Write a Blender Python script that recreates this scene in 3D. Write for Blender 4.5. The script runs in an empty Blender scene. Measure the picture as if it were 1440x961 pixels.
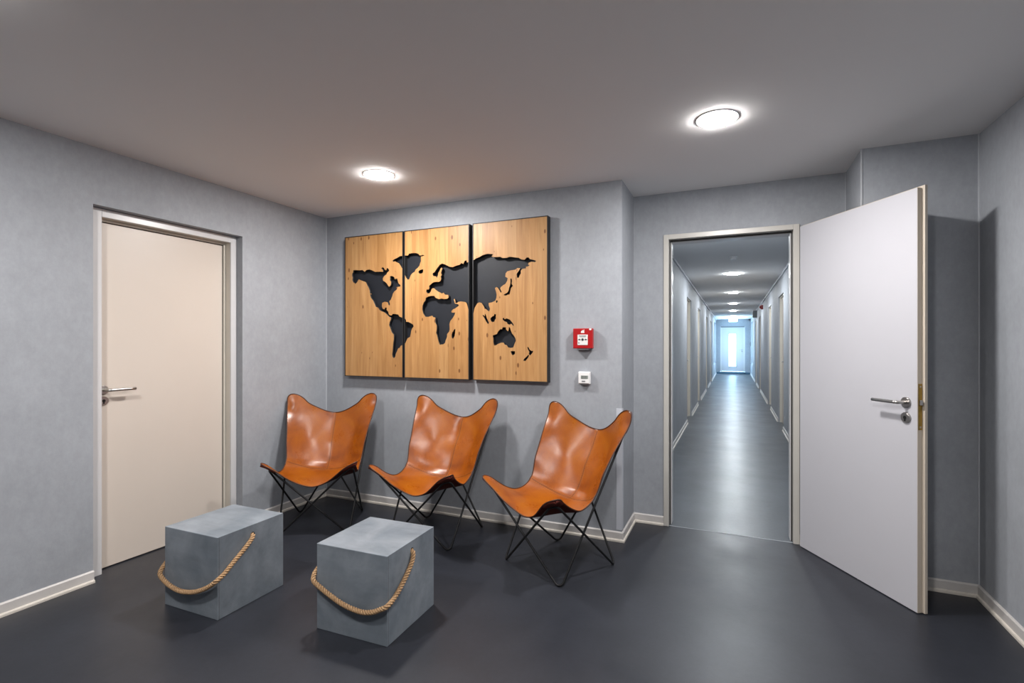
import bpy, bmesh, math, random
from mathutils import Vector, Matrix
random.seed(7)
S = bpy.context.scene
COL = S.collection

# ------------------------------------------------------------------ camera, world, exposure
CAM_H = 1.3
YAW = math.atan(311 / 709)
cd = bpy.data.cameras.new('camera'); cam = bpy.data.objects.new('camera', cd); COL.objects.link(cam)
cd.sensor_width = 36; cd.lens = 709 / 1440 * 36; cd.shift_y = 3.5 / 1440
cd.clip_start = 0.05; cd.clip_end = 100
cam.location = (0, 0, CAM_H); cam.rotation_euler = (math.pi / 2, 0, YAW)
S.camera = cam
w = bpy.data.worlds.new('daylight'); S.world = w; w.use_nodes = True
w.node_tree.nodes['Background'].inputs[0].default_value = (0.46, 0.74, 1.0, 1)
w.node_tree.nodes['Background'].inputs[1].default_value = 8.0
S.view_settings.view_transform = 'Standard'; S.view_settings.look = 'None'
S.view_settings.exposure = 0.16; S.view_settings.gamma = 1.0; S.view_settings.use_curve_mapping = False
LAMP = 460.0          # radiance of the ceiling lamps in the room
LAMP_C = 330.0        # corridor lamps
S.cycles.max_bounces = 10; S.cycles.diffuse_bounces = 6; S.cycles.glossy_bounces = 4
S.cycles.sample_clamp_indirect = 8.0
S.cycles.use_denoising = True

H = 2.38              # ceiling
XL, XR = -3.2, 1.158  # side walls
YB = 3.325            # back wall
YN = 3.335            # niche wall
YC = 3.75             # wall with the corridor door
XS, XN = -0.67, 0.65  # the two returns
CW = 0.69             # corridor half width
YE = 24.0             # end of corridor
YR = -3.0             # wall behind the camera

# ------------------------------------------------------------------ materials
def srgb(r, g, b):
    f = lambda c: (c / 255 / 12.92) if c / 255 <= .04045 else ((c / 255 + .055) / 1.055) ** 2.4
    return (f(r), f(g), f(b), 1)
def nodes(m):
    return m.node_tree.nodes, m.node_tree.links
def base(name, col, rough=.5, metal=0, spec=.5, coat=0):
    m = bpy.data.materials.new(name); m.use_nodes = True
    b = m.node_tree.nodes['Principled BSDF']
    b.inputs['Base Color'].default_value = col; b.inputs['Roughness'].default_value = rough
    b.inputs['Metallic'].default_value = metal; b.inputs['Specular IOR Level'].default_value = spec
    b.inputs['Coat Weight'].default_value = coat; b.inputs['Coat Roughness'].default_value = .2
    return m, b
def noise(m, scale, detail=4, rough=.55, vec=None, dist=0):
    n, l = nodes(m); t = n.new('ShaderNodeTexNoise')
    t.inputs['Scale'].default_value = scale; t.inputs['Detail'].default_value = detail
    t.inputs['Roughness'].default_value = rough; t.inputs['Distortion'].default_value = dist
    if vec is not None: l.new(vec, t.inputs['Vector'])
    return t.outputs['Fac']
def coords(m, scale=(1, 1, 1), kind='Object'):
    n, l = nodes(m); t = n.new('ShaderNodeTexCoord'); mp = n.new('ShaderNodeMapping')
    mp.inputs['Scale'].default_value = scale; l.new(t.outputs[kind], mp.inputs['Vector'])
    return mp.outputs['Vector']
def ramp(m, fac, stops):
    n, l = nodes(m); r = n.new('ShaderNodeValToRGB'); e = r.color_ramp.elements
    while len(e) > len(stops): e.remove(e[-1])
    while len(e) < len(stops): e.new(1)
    for i, (p, c) in enumerate(stops): e[i].position = p; e[i].color = c
    l.new(fac, r.inputs['Fac']); return r.outputs['Color']
def mixc(m, f, a, b, mode='MIX'):
    n, l = nodes(m); x = n.new('ShaderNodeMix'); x.data_type = 'RGBA'; x.blend_type = mode
    if isinstance(f, (int, float)): x.inputs[0].default_value = f
    else: l.new(f, x.inputs[0])
    for s, v in ((x.inputs[6], a), (x.inputs[7], b)):
        if isinstance(v, tuple): s.default_value = v
        else: l.new(v, s)
    return x.outputs[2]
def bump(m, b, fac, strength=.1, dist=.01):
    n, l = nodes(m); x = n.new('ShaderNodeBump'); x.inputs['Strength'].default_value = strength
    x.inputs['Distance'].default_value = dist; l.new(fac, x.inputs['Height']); l.new(x.outputs[0], b.inputs['Normal'])
def setc(m, b, c): nodes(m)[1].new(c, b.inputs['Base Color'])
def sc(c, k): return (min(1, c[0] * k), min(1, c[1] * k), min(1, c[2] * k), 1)
def g(v): return (v, v, v, 1)

WALLC = (0.320, 0.339, 0.370, 1)
M = {}
def mk_wall():
    m, b = base('grey_mottled_wallpaper', WALLC, .62, spec=.35)
    v = coords(m)
    big = ramp(m, noise(m, 3.6, 10, .70, v), [(.33, sc(WALLC, .93)), (.5, WALLC), (.68, sc(WALLC, 1.07))])
    vs = coords(m, (26, 26, 16))
    fl = ramp(m, noise(m, 1.4, 6, .7, vs), [(.35, g(.945)), (.65, g(1.045))])
    setc(m, b, mixc(m, 1.0, big, fl, 'MULTIPLY'))
    bump(m, b, noise(m, 60, 6, .7, v), .12, .004)
    M['wall'] = m
mk_wall()
def mk_ceiling():
    m, b = base('matt_white_ceiling_paint', (.80, .795, .79, 1), .9, spec=.2)
    v = coords(m)
    bump(m, b, noise(m, 120, 3, .6, v), .05, .002)
    M['ceiling'] = m
mk_ceiling()
def mk_floor(key, name, c, r0, r1, ks, bs=.06):
    m, b = base(name, c, .4, spec=.42)
    v = coords(m)
    a = ramp(m, noise(m, 1.6, 9, .62, v), [(.3, sc(c, .80)), (.5, c), (.72, sc(c, 1.22))])
    fine = ramp(m, noise(m, 38, 6, .75, v), [(.35, g(.88)), (.7, g(1.12))])
    c1 = mixc(m, 1.0, a, fine, 'MULTIPLY')
    scf = ramp(m, noise(m, 9, 12, .8, coords(m, (1, 3.2, 1)), 1.5), [(.66, g(0)), (.73, g(1))])
    n, l = nodes(m); mul = n.new('ShaderNodeMath'); mul.operation = 'MULTIPLY'; mul.inputs[1].default_value = ks
    l.new(scf, mul.inputs[0])
    setc(m, b, mixc(m, mul.outputs[0], c1, sc(c, 2.2)))
    rr = ramp(m, noise(m, 2.3, 6, .6, v), [(.3, g(r0)), (.7, g(r1))]); l.new(rr, b.inputs['Roughness'])
    if bs: bump(m, b, noise(m, 26, 8, .7, v), bs, .004)
    M[key] = m
mk_floor('floor', 'dark_anthracite_linoleum', (.0195, .0215, .0285, 1), .33, .46, .22)
mk_floor('floor_c', 'slate_grey_linoleum', (.060, .068, .080, 1), .30, .38, 0.0, 0.0)

def simple(key, name, c, rough=.5, metal=0, spec=.5, coat=0, var=.05, vs=6, bmp=0, bs=80):
    m, b = base(name, c, rough, metal, spec, coat)
    v = coords(m)
    if var:
        setc(m, b, ramp(m, noise(m, vs, 5, .6, v), [(.3, sc(c, 1 - var)), (.7, sc(c, 1 + var))]))
    if bmp: bump(m, b, noise(m, bs, 4, .6, v), bmp, .002)
    M[key] = m
simple('base_white', 'aged_white_baseboard_plastic', (.54, .52, .505, 1), .4, var=.08)
simple('bead', 'cream_baseboard_bead', (.62, .58, .52, 1), .4, var=.08)
simple('frame_white', 'light_grey_painted_steel_frame', (.56, .555, .56, 1), .3, var=.02)
simple('cream', 'cream_lacquered_steel', (.60, .565, .50, 1), .32, var=.03)
simple('entry_frame', 'pale_warm_grey_door_frame', (.50, .485, .45, 1), .32, var=.03)
simple('leaf_cream', 'warm_white_door_laminate', (.60, .535, .475, 1), .38, var=.015, vs=2)
simple('leaf_white', 'cool_white_door_laminate', (.485, .485, .52, 1), .36, var=.015, vs=2)
simple('edge_cream', 'cream_door_edge_band', (.52, .46, .385, 1), .42, var=.03)
simple('gasket', 'dark_rubber_gasket', (.035, .034, .032, 1), .6, var=0)
simple('steel', 'brushed_stainless_steel', (.46, .44, .42, 1), .28, 1, var=.06, vs=40)
simple('steel_dark', 'dark_cylinder_hole', (.03, .03, .03, 1), .4, .5, var=0)
simple('brass', 'tarnished_brass_lock_plate', (.33, .22, .06, 1), .35, 1, var=.15, vs=60)
simple('guard', 'light_grey_corner_guard', (.50, .52, .57, 1), .4, var=.02)
simple('rod', 'black_powder_coated_iron', (.008, .008, .009, 1), .55, 0, .3, var=0)
simple('black', 'matt_black_stain_and_cut_shade', (.012, .012, .013, 1), .55, var=.1)
simple('slate', 'dark_slate_backing_board', (.010, .012, .017, 1), .55, spec=.35, var=.12, vs=14)
simple('red', 'red_fire_alarm_plastic', (.36, .007, .009, 1), .3, spec=.5, var=.03)
simple('alarm_white', 'white_alarm_insert', (.72, .72, .70, 1), .35, var=0)
simple('plastic', 'white_plastic', (.78, .78, .78, 1), .4, var=0)
simple('lcd', 'grey_green_display', (.33, .37, .34, 1), .2, var=0)
simple('ink', 'dark_print', (.02, .022, .03, 1), .5, var=0)
simple('grey_plastic', 'mid_grey_plastic', (.18, .19, .20, 1), .5, var=0)
simple('piping', 'dark_brown_leather_edge', (.060, .018, .006, 1), .5, var=.1)
simple('stitch', 'tan_waxed_thread', (.40, .17, .05, 1), .6, var=.1, vs=90)
simple('dark_blue', 'dark_blue_rubber_threshold', (.05, .11, .17, 1), .6, var=0)
simple('trimgrey', 'pale_wallpaper_corner_trim', (.46, .48, .51, 1), .5, var=0)

def mk_glass():
    m, b = base('window_glass', (1, 1, 1, 1), .02)
    b.inputs['Transmission Weight'].default_value = 1; b.inputs['IOR'].default_value = 1.02
    M['glass'] = m
mk_glass()
def mk_emit(key, name, col, s):
    m, b = base(name, g(.8)); b.inputs['Emission Color'].default_value = col; b.inputs['Emission Strength'].default_value = s
    M[key] = m
mk_emit('lamp', 'glowing_lamp_diffuser', (1.0, .965, .94, 1), LAMP)
mk_emit('lamp_c', 'glowing_corridor_lamp_diffuser', (.92, .97, 1.0, 1), LAMP_C)
mk_emit('exit', 'lit_green_exit_sign', (.55, 1.0, .80, 1), 2.0)

def mk_leather():
    c = (.28, .068, .0016, 1)
    m, b = base('cognac_leather', c, .33, spec=.55, coat=.0)
    v = coords(m)
    n, l = nodes(m); oi = n.new('ShaderNodeObjectInfo')
    blot = ramp(m, noise(m, 5.5, 7, .62, v, .6), [(.28, (.15, .028, .0008, 1)), (.5, c), (.75, (.35, .102, .003, 1))])
    pore = ramp(m, noise(m, 160, 3, .6, v), [(.3, g(.9)), (.7, g(1.06))])
    setc(m, b, mixc(m, 1.0, blot, pore, 'MULTIPLY'))
    rr = ramp(m, noise(m, 9, 5, .6, v), [(.3, g(.25)), (.75, g(.38))]); l.new(rr, b.inputs['Roughness'])
    add = n.new('ShaderNodeMath'); add.operation = 'MULTIPLY_ADD'; add.inputs[1].default_value = .15
    l.new(noise(m, 220, 3, .5, v), add.inputs[0]); l.new(noise(m, 11, 4, .6, v, .8), add.inputs[2])
    bump(m, b, add.outputs[0], .10, .006)
    M['leather'] = m
    simple('suede', 'dark_maroon_leather_underside', (.075, .012, .007, 1), .75, spec=.2, var=.15, vs=12, bmp=.1)
mk_leather()

def mk_wood():
    m, b = base('knotty_pine', (.5, .28, .10, 1), .45, spec=.4)
    n, l = nodes(m); oi = n.new('ShaderNodeObjectInfo')
    tc = n.new('ShaderNodeTexCoord'); add = n.new('ShaderNodeVectorMath'); add.operation = 'ADD'
    rs = n.new('ShaderNodeVectorMath'); rs.operation = 'SCALE'; rs.inputs['Scale'].default_value = 13.0
    cmb = n.new('ShaderNodeCombineXYZ'); l.new(oi.outputs['Random'], cmb.inputs[0]); l.new(oi.outputs['Random'], cmb.inputs[2])
    l.new(cmb.outputs[0], rs.inputs[0]); l.new(tc.outputs['Object'], add.inputs[0]); l.new(rs.outputs[0], add.inputs[1])
    def mp(s):
        x = n.new('ShaderNodeMapping'); x.inputs['Scale'].default_value = s; l.new(add.outputs[0], x.inputs['Vector']); return x.outputs[0]
    grain = ramp(m, noise(m, 1.0, 8, .62, mp((26, 10, 1.8)), .8),
                 [(.25, (.31, .148, .048, 1)), (.5, (.43, .222, .080, 1)), (.75, (.52, .290, .115, 1))])
    fine = ramp(m, noise(m, 1.0, 4, .6, mp((260, 60, 4))), [(.3, g(.88)), (.7, g(1.06))])
    c1 = mixc(m, 1.0, grain, fine, 'MULTIPLY')
    # knots: sparse voronoi spots stretched along the board
    vo = n.new('ShaderNodeTexVoronoi'); vo.voronoi_dimensions = '2D'; vo.inputs['Scale'].default_value = 1.0
    sx = n.new('ShaderNodeSeparateXYZ'); l.new(mp((13.0, 1, 6.5)), sx.inputs[0]); cx_ = n.new('ShaderNodeCombineXYZ')
    l.new(sx.outputs[0], cx_.inputs[0]); l.new(sx.outputs[2], cx_.inputs[1]); l.new(cx_.outputs[0], vo.inputs['Vector'])
    sz = n.new('ShaderNodeMath'); sz.operation = 'SUBTRACT'; l.new(vo.outputs['Distance'], sz.inputs[0])
    sep = n.new('ShaderNodeSeparateColor'); l.new(vo.outputs['Color'], sep.inputs[0])
    thr = n.new('ShaderNodeMath'); thr.operation = 'MULTIPLY_ADD'; thr.inputs[1].default_value = .36; thr.inputs[2].default_value = -.265; l.new(sep.outputs[0], thr.inputs[0])
    l.new(thr.outputs[0], sz.inputs[1])
    kn = ramp(m, sz.outputs[0], [(.0, g(.85)), (.035, g(0))])
    c2 = mixc(m, kn, c1, (.13, .045, .012, 1))
    tint = ramp(m, oi.outputs['Random'], [(0, (.86, .84, .80, 1)), (.5, (1, 1, 1, 1)), (1, (1.0, 1.05, 1.12, 1))])
    setc(m, b, mixc(m, 1.0, c2, tint, 'MULTIPLY'))
    bump(m, b, noise(m, 1.0, 5, .6, mp((120, 20, 3))), .12, .002)
    M['wood'] = m
mk_wood()

def mk_concrete():
    c = (.180, .206, .234, 1)
    m, b = base('brushed_concrete_look_paint', c, .5, spec=.4)
    n, l = nodes(m); oi = n.new('ShaderNodeObjectInfo'); tc = n.new('ShaderNodeTexCoord')
    add = n.new('ShaderNodeVectorMath'); add.operation = 'ADD'; l.new(tc.outputs['Object'], add.inputs[0])
    rs = n.new('ShaderNodeVectorMath'); rs.operation = 'SCALE'; rs.inputs['Scale'].default_value = 9
    l.new(oi.outputs['Location'], rs.inputs[0]); l.new(rs.outputs[0], add.inputs[1])
    def mp(s):
        x = n.new('ShaderNodeMapping'); x.inputs['Scale'].default_value = s; l.new(add.outputs[0], x.inputs['Vector']); return x.outputs[0]
    a = ramp(m, noise(m, 1, 7, .6, mp((5, 5, 4)), .5), [(.27, (.124, .150, .178, 1)), (.5, c), (.75, (.245, .275, .31, 1))])
    s2 = ramp(m, noise(m, 1, 6, .65, mp((4, 24, 20))), [(.3, g(.90)), (.7, g(1.09))])
    c1 = mixc(m, 1.0, a, s2, 'MULTIPLY')
    setc(m, b, c1)
    bump(m, b, noise(m, 1, 6, .7, mp((18, 60, 60))), .12, .003)
    M['concrete'] = m
mk_concrete()
def mk_rope():
    c = (.40, .25, .135, 1)
    m, b = base('natural_jute_fibre', c, .85, spec=.2)
    v = coords(m)
    setc(m, b, ramp(m, noise(m, 130, 5, .7, v), [(.3, sc(c, .75)), (.5, c), (.75, (.54, .38, .22, 1))]))
    bump(m, b, noise(m, 500, 3, .6, v), .25, .001)
    M['rope'] = m
mk_rope()

# ------------------------------------------------------------------ mesh helpers
def box(bm, x0, x1, y0, y1, z0, z1, mi=0):
    v = [bm.verts.new((x, y, z)) for x in (x0, x1) for y in (y0, y1) for z in (z0, z1)]
    fs = []
    for f in ((0, 1, 3, 2), (4, 6, 7, 5), (0, 4, 5, 1), (2, 3, 7, 6), (0, 2, 6, 4), (1, 5, 7, 3)):
        q = bm.faces.new([v[i] for i in f]); q.material_index = mi; fs.append(q)
    return fs
def cyl(bm, p, ax, r, h, n=24, r2=None, mi=0, cap=True):
    p = Vector(p); ax = Vector(ax).normalized(); t = ax.orthogonal().normalized(); u = ax.cross(t)
    r2 = r if r2 is None else r2
    a = []; b = []
    for i in range(n):
        d = t * math.cos(2 * math.pi * i / n) + u * math.sin(2 * math.pi * i / n)
        a.append(bm.verts.new(p + d * r)); b.append(bm.verts.new(p + ax * h + d * r2))
    for i in range(n):
        f = bm.faces.new((a[i], a[(i + 1) % n], b[(i + 1) % n], b[i])); f.smooth = True; f.material_index = mi
    if cap:
        bm.faces.new(a[::-1]).material_index = mi; bm.faces.new(b).material_index = mi
def tube(bm, pts, r, n=10, closed=False, mi=0):
    pts = [Vector(p) for p in pts]; N = len(pts); rings = []; up = None
    for i in range(N):
        a = pts[(i - 1) % N] if (closed or i > 0) else pts[i]
        b = pts[(i + 1) % N] if (closed or i < N - 1) else pts[i]
        t = (b - a).normalized()
        up = t.orthogonal().normalized() if up is None else (up - t * up.dot(t)).normalized()
        s = t.cross(up); rr = r[i] if isinstance(r, (list, tuple)) else r
        rings.append([bm.verts.new(pts[i] + (up * math.cos(2 * math.pi * k / n) + s * math.sin(2 * math.pi * k / n)) * rr) for k in range(n)])
    M_ = N if closed else N - 1
    for i in range(M_):
        A = rings[i]; B = rings[(i + 1) % N]; off = 0
        if closed and i == N - 1:
            off = min(range(n), key=lambda o: (A[0].co - B[o].co).length)
        for k in range(n):
            f = bm.faces.new((A[k], A[(k + 1) % n], B[(k + 1 + off) % n], B[(k + off) % n])); f.smooth = True; f.material_index = mi
    if not closed:
        bm.faces.new(rings[0][::-1]).material_index = mi; bm.faces.new(rings[-1]).material_index = mi
def obj(name, bm, mats, parent=None, bevel=0, seg=2):
    if not isinstance(mats, (list, tuple)): mats = [mats]
    bmesh.ops.recalc_face_normals(bm, faces=bm.faces)
    me = bpy.data.meshes.new(name); bm.to_mesh(me); bm.free()
    for m in mats: me.materials.append(M[m])
    o = bpy.data.objects.new(name, me); COL.objects.link(o)
    if parent is not None: o.parent = parent
    if bevel:
        md = o.modifiers.new('bevel', 'BEVEL'); md.width = bevel; md.segments = seg; md.limit_method = 'ANGLE'
        md.harden_normals = False
    return o
def bx(name, x0, x1, y0, y1, z0, z1, mat, parent=None, bevel=0):
    bm = bmesh.new(); box(bm, x0, x1, y0, y1, z0, z1); return obj(name, bm, mat, parent, bevel)
def struct(o): o['kind'] = 'structure'; return o
def empty(name, loc=(0, 0, 0), rz=0, label=None, cat=None, group=None, kind=None):
    o = bpy.data.objects.new(name, None); COL.objects.link(o); o.empty_display_size = .1
    o.location = loc; o.rotation_euler = (0, 0, rz); tag(o, label, cat, group, kind); return o
def tag(o, label=None, cat=None, group=None, kind=None):
    if label: o['label'] = label
    if cat: o['category'] = cat
    if group: o['group'] = group
    if kind: o['kind'] = kind
    return o
def copy_tree(o, parent=None):
    c = o.copy(); COL.objects.link(c)
    if parent is not None: c.parent = parent
    for ch in list(o.children): copy_tree(ch, c)
    return c
def catmull(P, k=8):
    P = [Vector(p) for p in P]; P = [2 * P[0] - P[1]] + P + [2 * P[-1] - P[-2]]; out = []
    for i in range(1, len(P) - 2):
        for j in range(k):
            t = j / k; a, b, c, d = P[i - 1], P[i], P[i + 1], P[i + 2]
            out.append(.5 * ((2 * b) + (c - a) * t + (2 * a - 5 * b + 4 * c - d) * t * t + (3 * b - a - 3 * c + d) * t ** 3))
    out.append(P[-2]); return out

# ------------------------------------------------------------------ the shell
def slab(name, boxes, mat):
    bm = bmesh.new()
    for b in boxes: box(bm, *b)
    return struct(obj(name, bm, mat))
slab('floor', [(-3.45, 1.4, YR - .2, YC, -.1, 0)], 'floor')
slab('floor_corridor', [(-1.0, 1.0, YC, YE + .2, -.1, 0)], 'floor_c')
slab('ceiling', [(-3.45, 1.4, YR - .2, 3.87, H, H + .1)], 'ceiling')
slab('ceiling_corridor', [(-1.0, 1.0, 3.87, YE + .2, H, H + .1)], 'ceiling')
D1 = (1.602, 2.517); XF0 = -3.26
slab('wall_left', [(-3.42, XL, YR, D1[0], 0, H), (-3.42, XL, D1[1], 3.9, 0, H), (-3.42, XL, D1[0], D1[1], 2.066, H)], 'wall')
slab('wall_left_recess', [(-3.42, XF0 - .03, D1[0], 1.630, 0, 2.066)], 'wall')
slab('wall_back', [(XL, XS, YB, 3.9, 0, H)], 'wall')
slab('wall_corridor_entrance', [(XS, -.44, YC, 3.87, 0, H), (.378, XN, YC, 3.87, 0, H), (-.44, .378, YC, 3.87, 2.065, H)], 'wall')
slab('wall_niche', [(XN, 1.4, YN, 3.9, 0, H)], 'wall')
slab('wall_right', [(XR, 1.4, YR, YN, 0, H)], 'wall')
slab('wall_rear', [(-3.42, 1.4, YR - .2, YR, 0, H)], 'wall')

# corridor walls with recessed doors, window openings near the far end
LD = [8.70, 11.42, 14.97, 17.80]          # near edges of the left doors (0.93 wide)
RD = [8.54, 11.21, 15.37, 18.00]
DW, DH = .93, 2.075
def corridor_wall(name, s, doors, win):
    xa, xb = (s * CW, s * (CW + .22)); x0, x1 = min(xa, xb), max(xa, xb)
    bs = []; y = 3.87 if s < 0 else 3.87
    for d in doors:
        bs.append((x0, x1, y, d, 0, H)); bs.append((x0, x1, d, d + DW, DH, H)); y = d + DW
    bs.append((x0, x1, y, win[0], 0, H)); bs.append((x0, x1, win[0], win[1], 0, win[2])); bs.append((x0, x1, win[0], win[1], win[3], H))
    bs.append((x0, x1, win[1], YE + .2, 0, H))
    return slab(name, bs, 'wall')
WIN = (21.3, 23.6, .5, 2.2)
corridor_wall('wall_corridor_left', -1, LD, WIN)
corridor_wall('wall_corridor_right', 1, RD, WIN)
slab('wall_corridor_end', [(-CW, -.52, YE, YE + .2, 0, H), (.47, CW, YE, YE + .2, 0, H), (-.52, .47, YE, YE + .2, 2.06, H)], 'wall')

# side windows lighting the far end
for i, s in enumerate((-1, 1)):
    wroot = empty('window_%d' % (i + 1), (s * (CW + .12), 22.45, WIN[2]), kind='structure')
    bm = bmesh.new(); hw = (WIN[1] - WIN[0]) / 2; hh = WIN[3] - WIN[2]
    for (a, b, c, d) in ((-hw, hw, 0, .06), (-hw, hw, hh - .06, hh), (-hw, -hw + .06, .06, hh - .06), (hw - .06, hw, .06, hh - .06), (-.03, .03, .06, hh - .06)):
        box(bm, -.03, .03, a, b, c, d)
    obj('window_frame', bm, 'frame_white', wroot)
    for a, b in ((-hw + .06, -.03), (.03, hw - .06)):
        bx('pane', -.004, .004, a, b, .06, hh - .06, 'glass', wroot)

# pale corner beads of the wallpaper and corner guard
def vtrim(name, x, y, z0=.062, z1=H, r=.004, mat='trimgrey'):
    return struct(bx(name, x - r, x + r, y - r, y + r, z0, z1, mat))
vtrim('trim_1', XL + .003, YB - .003, r=.003)
vtrim('trim_2', XN, YN, r=.004)
vtrim('trim_3', XR - .003, YN - .003, r=.003)
vtrim('trim_4', XN - .003, YC - .003, r=.002)
bm = bmesh.new(); box(bm, XS - .036, XS + .003, YB - .003, YB, .075, .875); box(bm, XS, XS + .003, YB, YB + .036, .075, .875)
struct(obj('trim_5', bm, 'guard'))['label'] = 'pale grey corner guard strip low on the wall edge behind the right chair'
# threshold strip
bx('trim_6', -.42, .362, 3.753, 3.757, 0, .0015, 'trimgrey')['kind'] = 'structure'

# baseboards: a profile swept along a polyline (board, groove, bead)
BH = .064
def baseboard(name, path):
    """path: list of (x,y) along the wall foot; the room lies on the right hand side"""
    prof = [(0, 0), (.0205, 0), (.0205, .010), (.018, .0145), (.0125, .0155), (.011, .0165), (.011, BH - .006), (.006, BH), (0, BH)]
    mats = [1, 1, 1, 1, 1, 0, 0, 0, 0]
    P = [Vector((x, y)) for x, y in path]; N = len(P); bm = bmesh.new(); rings = []
    for i in range(N):
        if i == 0: n = (P[1] - P[0]).normalized(); off = Vector((n.y, -n.x))
        elif i == N - 1: n = (P[-1] - P[-2]).normalized(); off = Vector((n.y, -n.x))
        else:
            a = (P[i] - P[i - 1]).normalized(); b = (P[i + 1] - P[i]).normalized()
            na = Vector((a.y, -a.x)); nb = Vector((b.y, -b.x)); m_ = (na + nb).normalized(); off = m_ / m_.dot(na)
        rings.append([bm.verts.new((P[i].x + off.x * d, P[i].y + off.y * d, z)) for d, z in prof])
    K = len(prof)
    for i in range(N - 1):
        for k in range(K):
            f = bm.faces.new((rings[i][k], rings[i][(k + 1) % K], rings[i + 1][(k + 1) % K], rings[i + 1][k])); f.material_index = mats[k]
    bm.faces.new(rings[0]); bm.faces.new(rings[-1][::-1])
    return struct(obj(name, bm, ['base_white', 'bead']))
baseboard('baseboard_left', [(XL, YR), (XL, D1[0])])
baseboard('baseboard_back', [(XL, D1[1]), (XL, YB), (XS, YB), (XS, YC), (-.456, YC)])
baseboard('baseboard_right', [(.395, YC), (XN, YC), (XN, YN), (XR, YN), (XR, YR)])
yy = 3.87; k = 0
for i, d in enumerate(LD + [YE]):
    baseboard('baseboard_corridor_left' + ('' if i == 0 else '.%03d' % i), [(-CW, yy), (-CW, d)]); yy = d + DW
yy = 3.87
for i, d in enumerate(RD + [YE]):
    baseboard('baseboard_corridor_right' + ('' if i == 0 else '.%03d' % i), [(CW, d), (CW, yy)]); yy = d + DW
# ceiling edge strips of the corridor
bx('trim_7', -CW, -CW + .02, 3.87, YE, H - .03, H, 'guard')['kind'] = 'structure'
bx('trim_8', CW - .02, CW, 3.87, YE, H - .03, H, 'guard')['kind'] = 'structure'

# ------------------------------------------------------------------ doors
def lever(parent, p, n, along, z_key=-.073, both=False):
    """lever handle at p, n = outward normal, along = direction of the grip"""
    p = Vector(p); n = Vector(n).normalized(); a = Vector(along).normalized()
    bm = bmesh.new()
    cyl(bm, p, n, .026, .007, 32); cyl(bm, p + n * .007, n, .026, .002, 32, r2=.023)
    hnd = obj('door_handle', bm, 'steel', parent)
    bm = bmesh.new()
    path = [p + n * .004, p + n * .03, p + n * .044 + a * .002, p + n * .052 + a * .012, p + n * .053 + a * .025, p + n * .053 + a * .145]
    tube(bm, catmull(path, 5), .0085, 14)
    obj('lever', bm, 'steel', hnd)
    bm = bmesh.new(); q = p + Vector((0, 0, z_key))
    cyl(bm, q, n, .026, .007, 32); cyl(bm, q + n * .007, n, .026, .002, 32, r2=.023)
    esc = obj('keyhole_plate', bm, 'steel', parent)
    bm = bmesh.new(); cyl(bm, q + n * .009, n, .0085, .0015, 20)
    up = Vector((0, 0, 1)); s = n.cross(up)
    vs = []
    for (u, v) in ((-.004, 0), (.004, 0), (.004, -.018), (-.004, -.018)): vs.append(bm.verts.new(q + n * .0105 + s * u + up * v))
    top = bm.faces.new(vs); r = bmesh.ops.extrude_face_region(bm, geom=[top])
    bmesh.ops.translate(bm, verts=[v for v in r['geom'] if isinstance(v, bmesh.types.BMVert)], vec=-n * .0015)
    obj('lock_cylinder', bm, 'steel_dark', esc)

# door_1: closed door in the left wall, set back in a shallow recess
XF = -3.26; XD = -3.334
d1 = empty('door_1', (XD, 2.06, 0), kind='structure', label='closed cream door with steel lever in the left wall')
def rel(root, bm):
    bmesh.ops.translate(bm, verts=bm.verts, vec=-Vector(root.location))
    return bm
bm = bmesh.new()
y0, y1 = 1.630, D1[1]; fw = .045; zt = 2.064
box(bm, XF - .012, XF, y0, y0 + fw, 0, zt); box(bm, XF - .012, XF, y1 - fw, y1, 0, zt); box(bm, XF - .012, XF, y0 + fw, y1 - fw, zt - .046, zt)
fr = obj('door_frame', rel(d1, bm), 'frame_white', d1, bevel=.002)
bm = bmesh.new()
box(bm, XD, XF - .012, y0 + .004, y0 + fw, 0, zt - .01); box(bm, XD, XF - .012, y1 - fw, y1 - .004, 0, zt - .01); box(bm, XD, XF - .012, y0 + fw, y1 - fw, zt - .046, zt - .01)
box(bm, XD, XD + .02, y1 - fw - .012, y1 - fw, 0, zt - .046); box(bm, XD, XD + .02, y0 + fw, y0 + fw + .012, 0, zt - .046); box(bm, XD, XD + .02, y0 + fw + .012, y1 - fw - .012, zt - .060, zt - .046)
obj('frame_lining', rel(d1, bm), 'cream', d1, bevel=.0015)
bm = bmesh.new()
box(bm, XD + .004, XD + .006, y1 - fw - .0155, y1 - fw - .012, .008, zt - .062); box(bm, XD + .004, XD + .006, y0 + fw + .012, y1 - fw - .012, zt - .0645, zt - .060)
obj('gasket', rel(d1, bm), 'gasket', d1)
bm = bmesh.new(); box(bm, XD - .04, XD + .004, y0 + .03, y1 - .03, .007, zt - .02)
obj('door_leaf', rel(d1, bm), 'leaf_cream', d1)
bm = bmesh.new(); box(bm, XD - .06, XD - .0401, y0, y1, 0, 2.066); obj('back_panel', rel(d1, bm), 'black', d1)
lv = lever(d1, Vector((XD + .004, 1.716, 1.034)) - Vector(d1.location), (1, 0, 0), (0, 1, 0), -.062)

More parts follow.
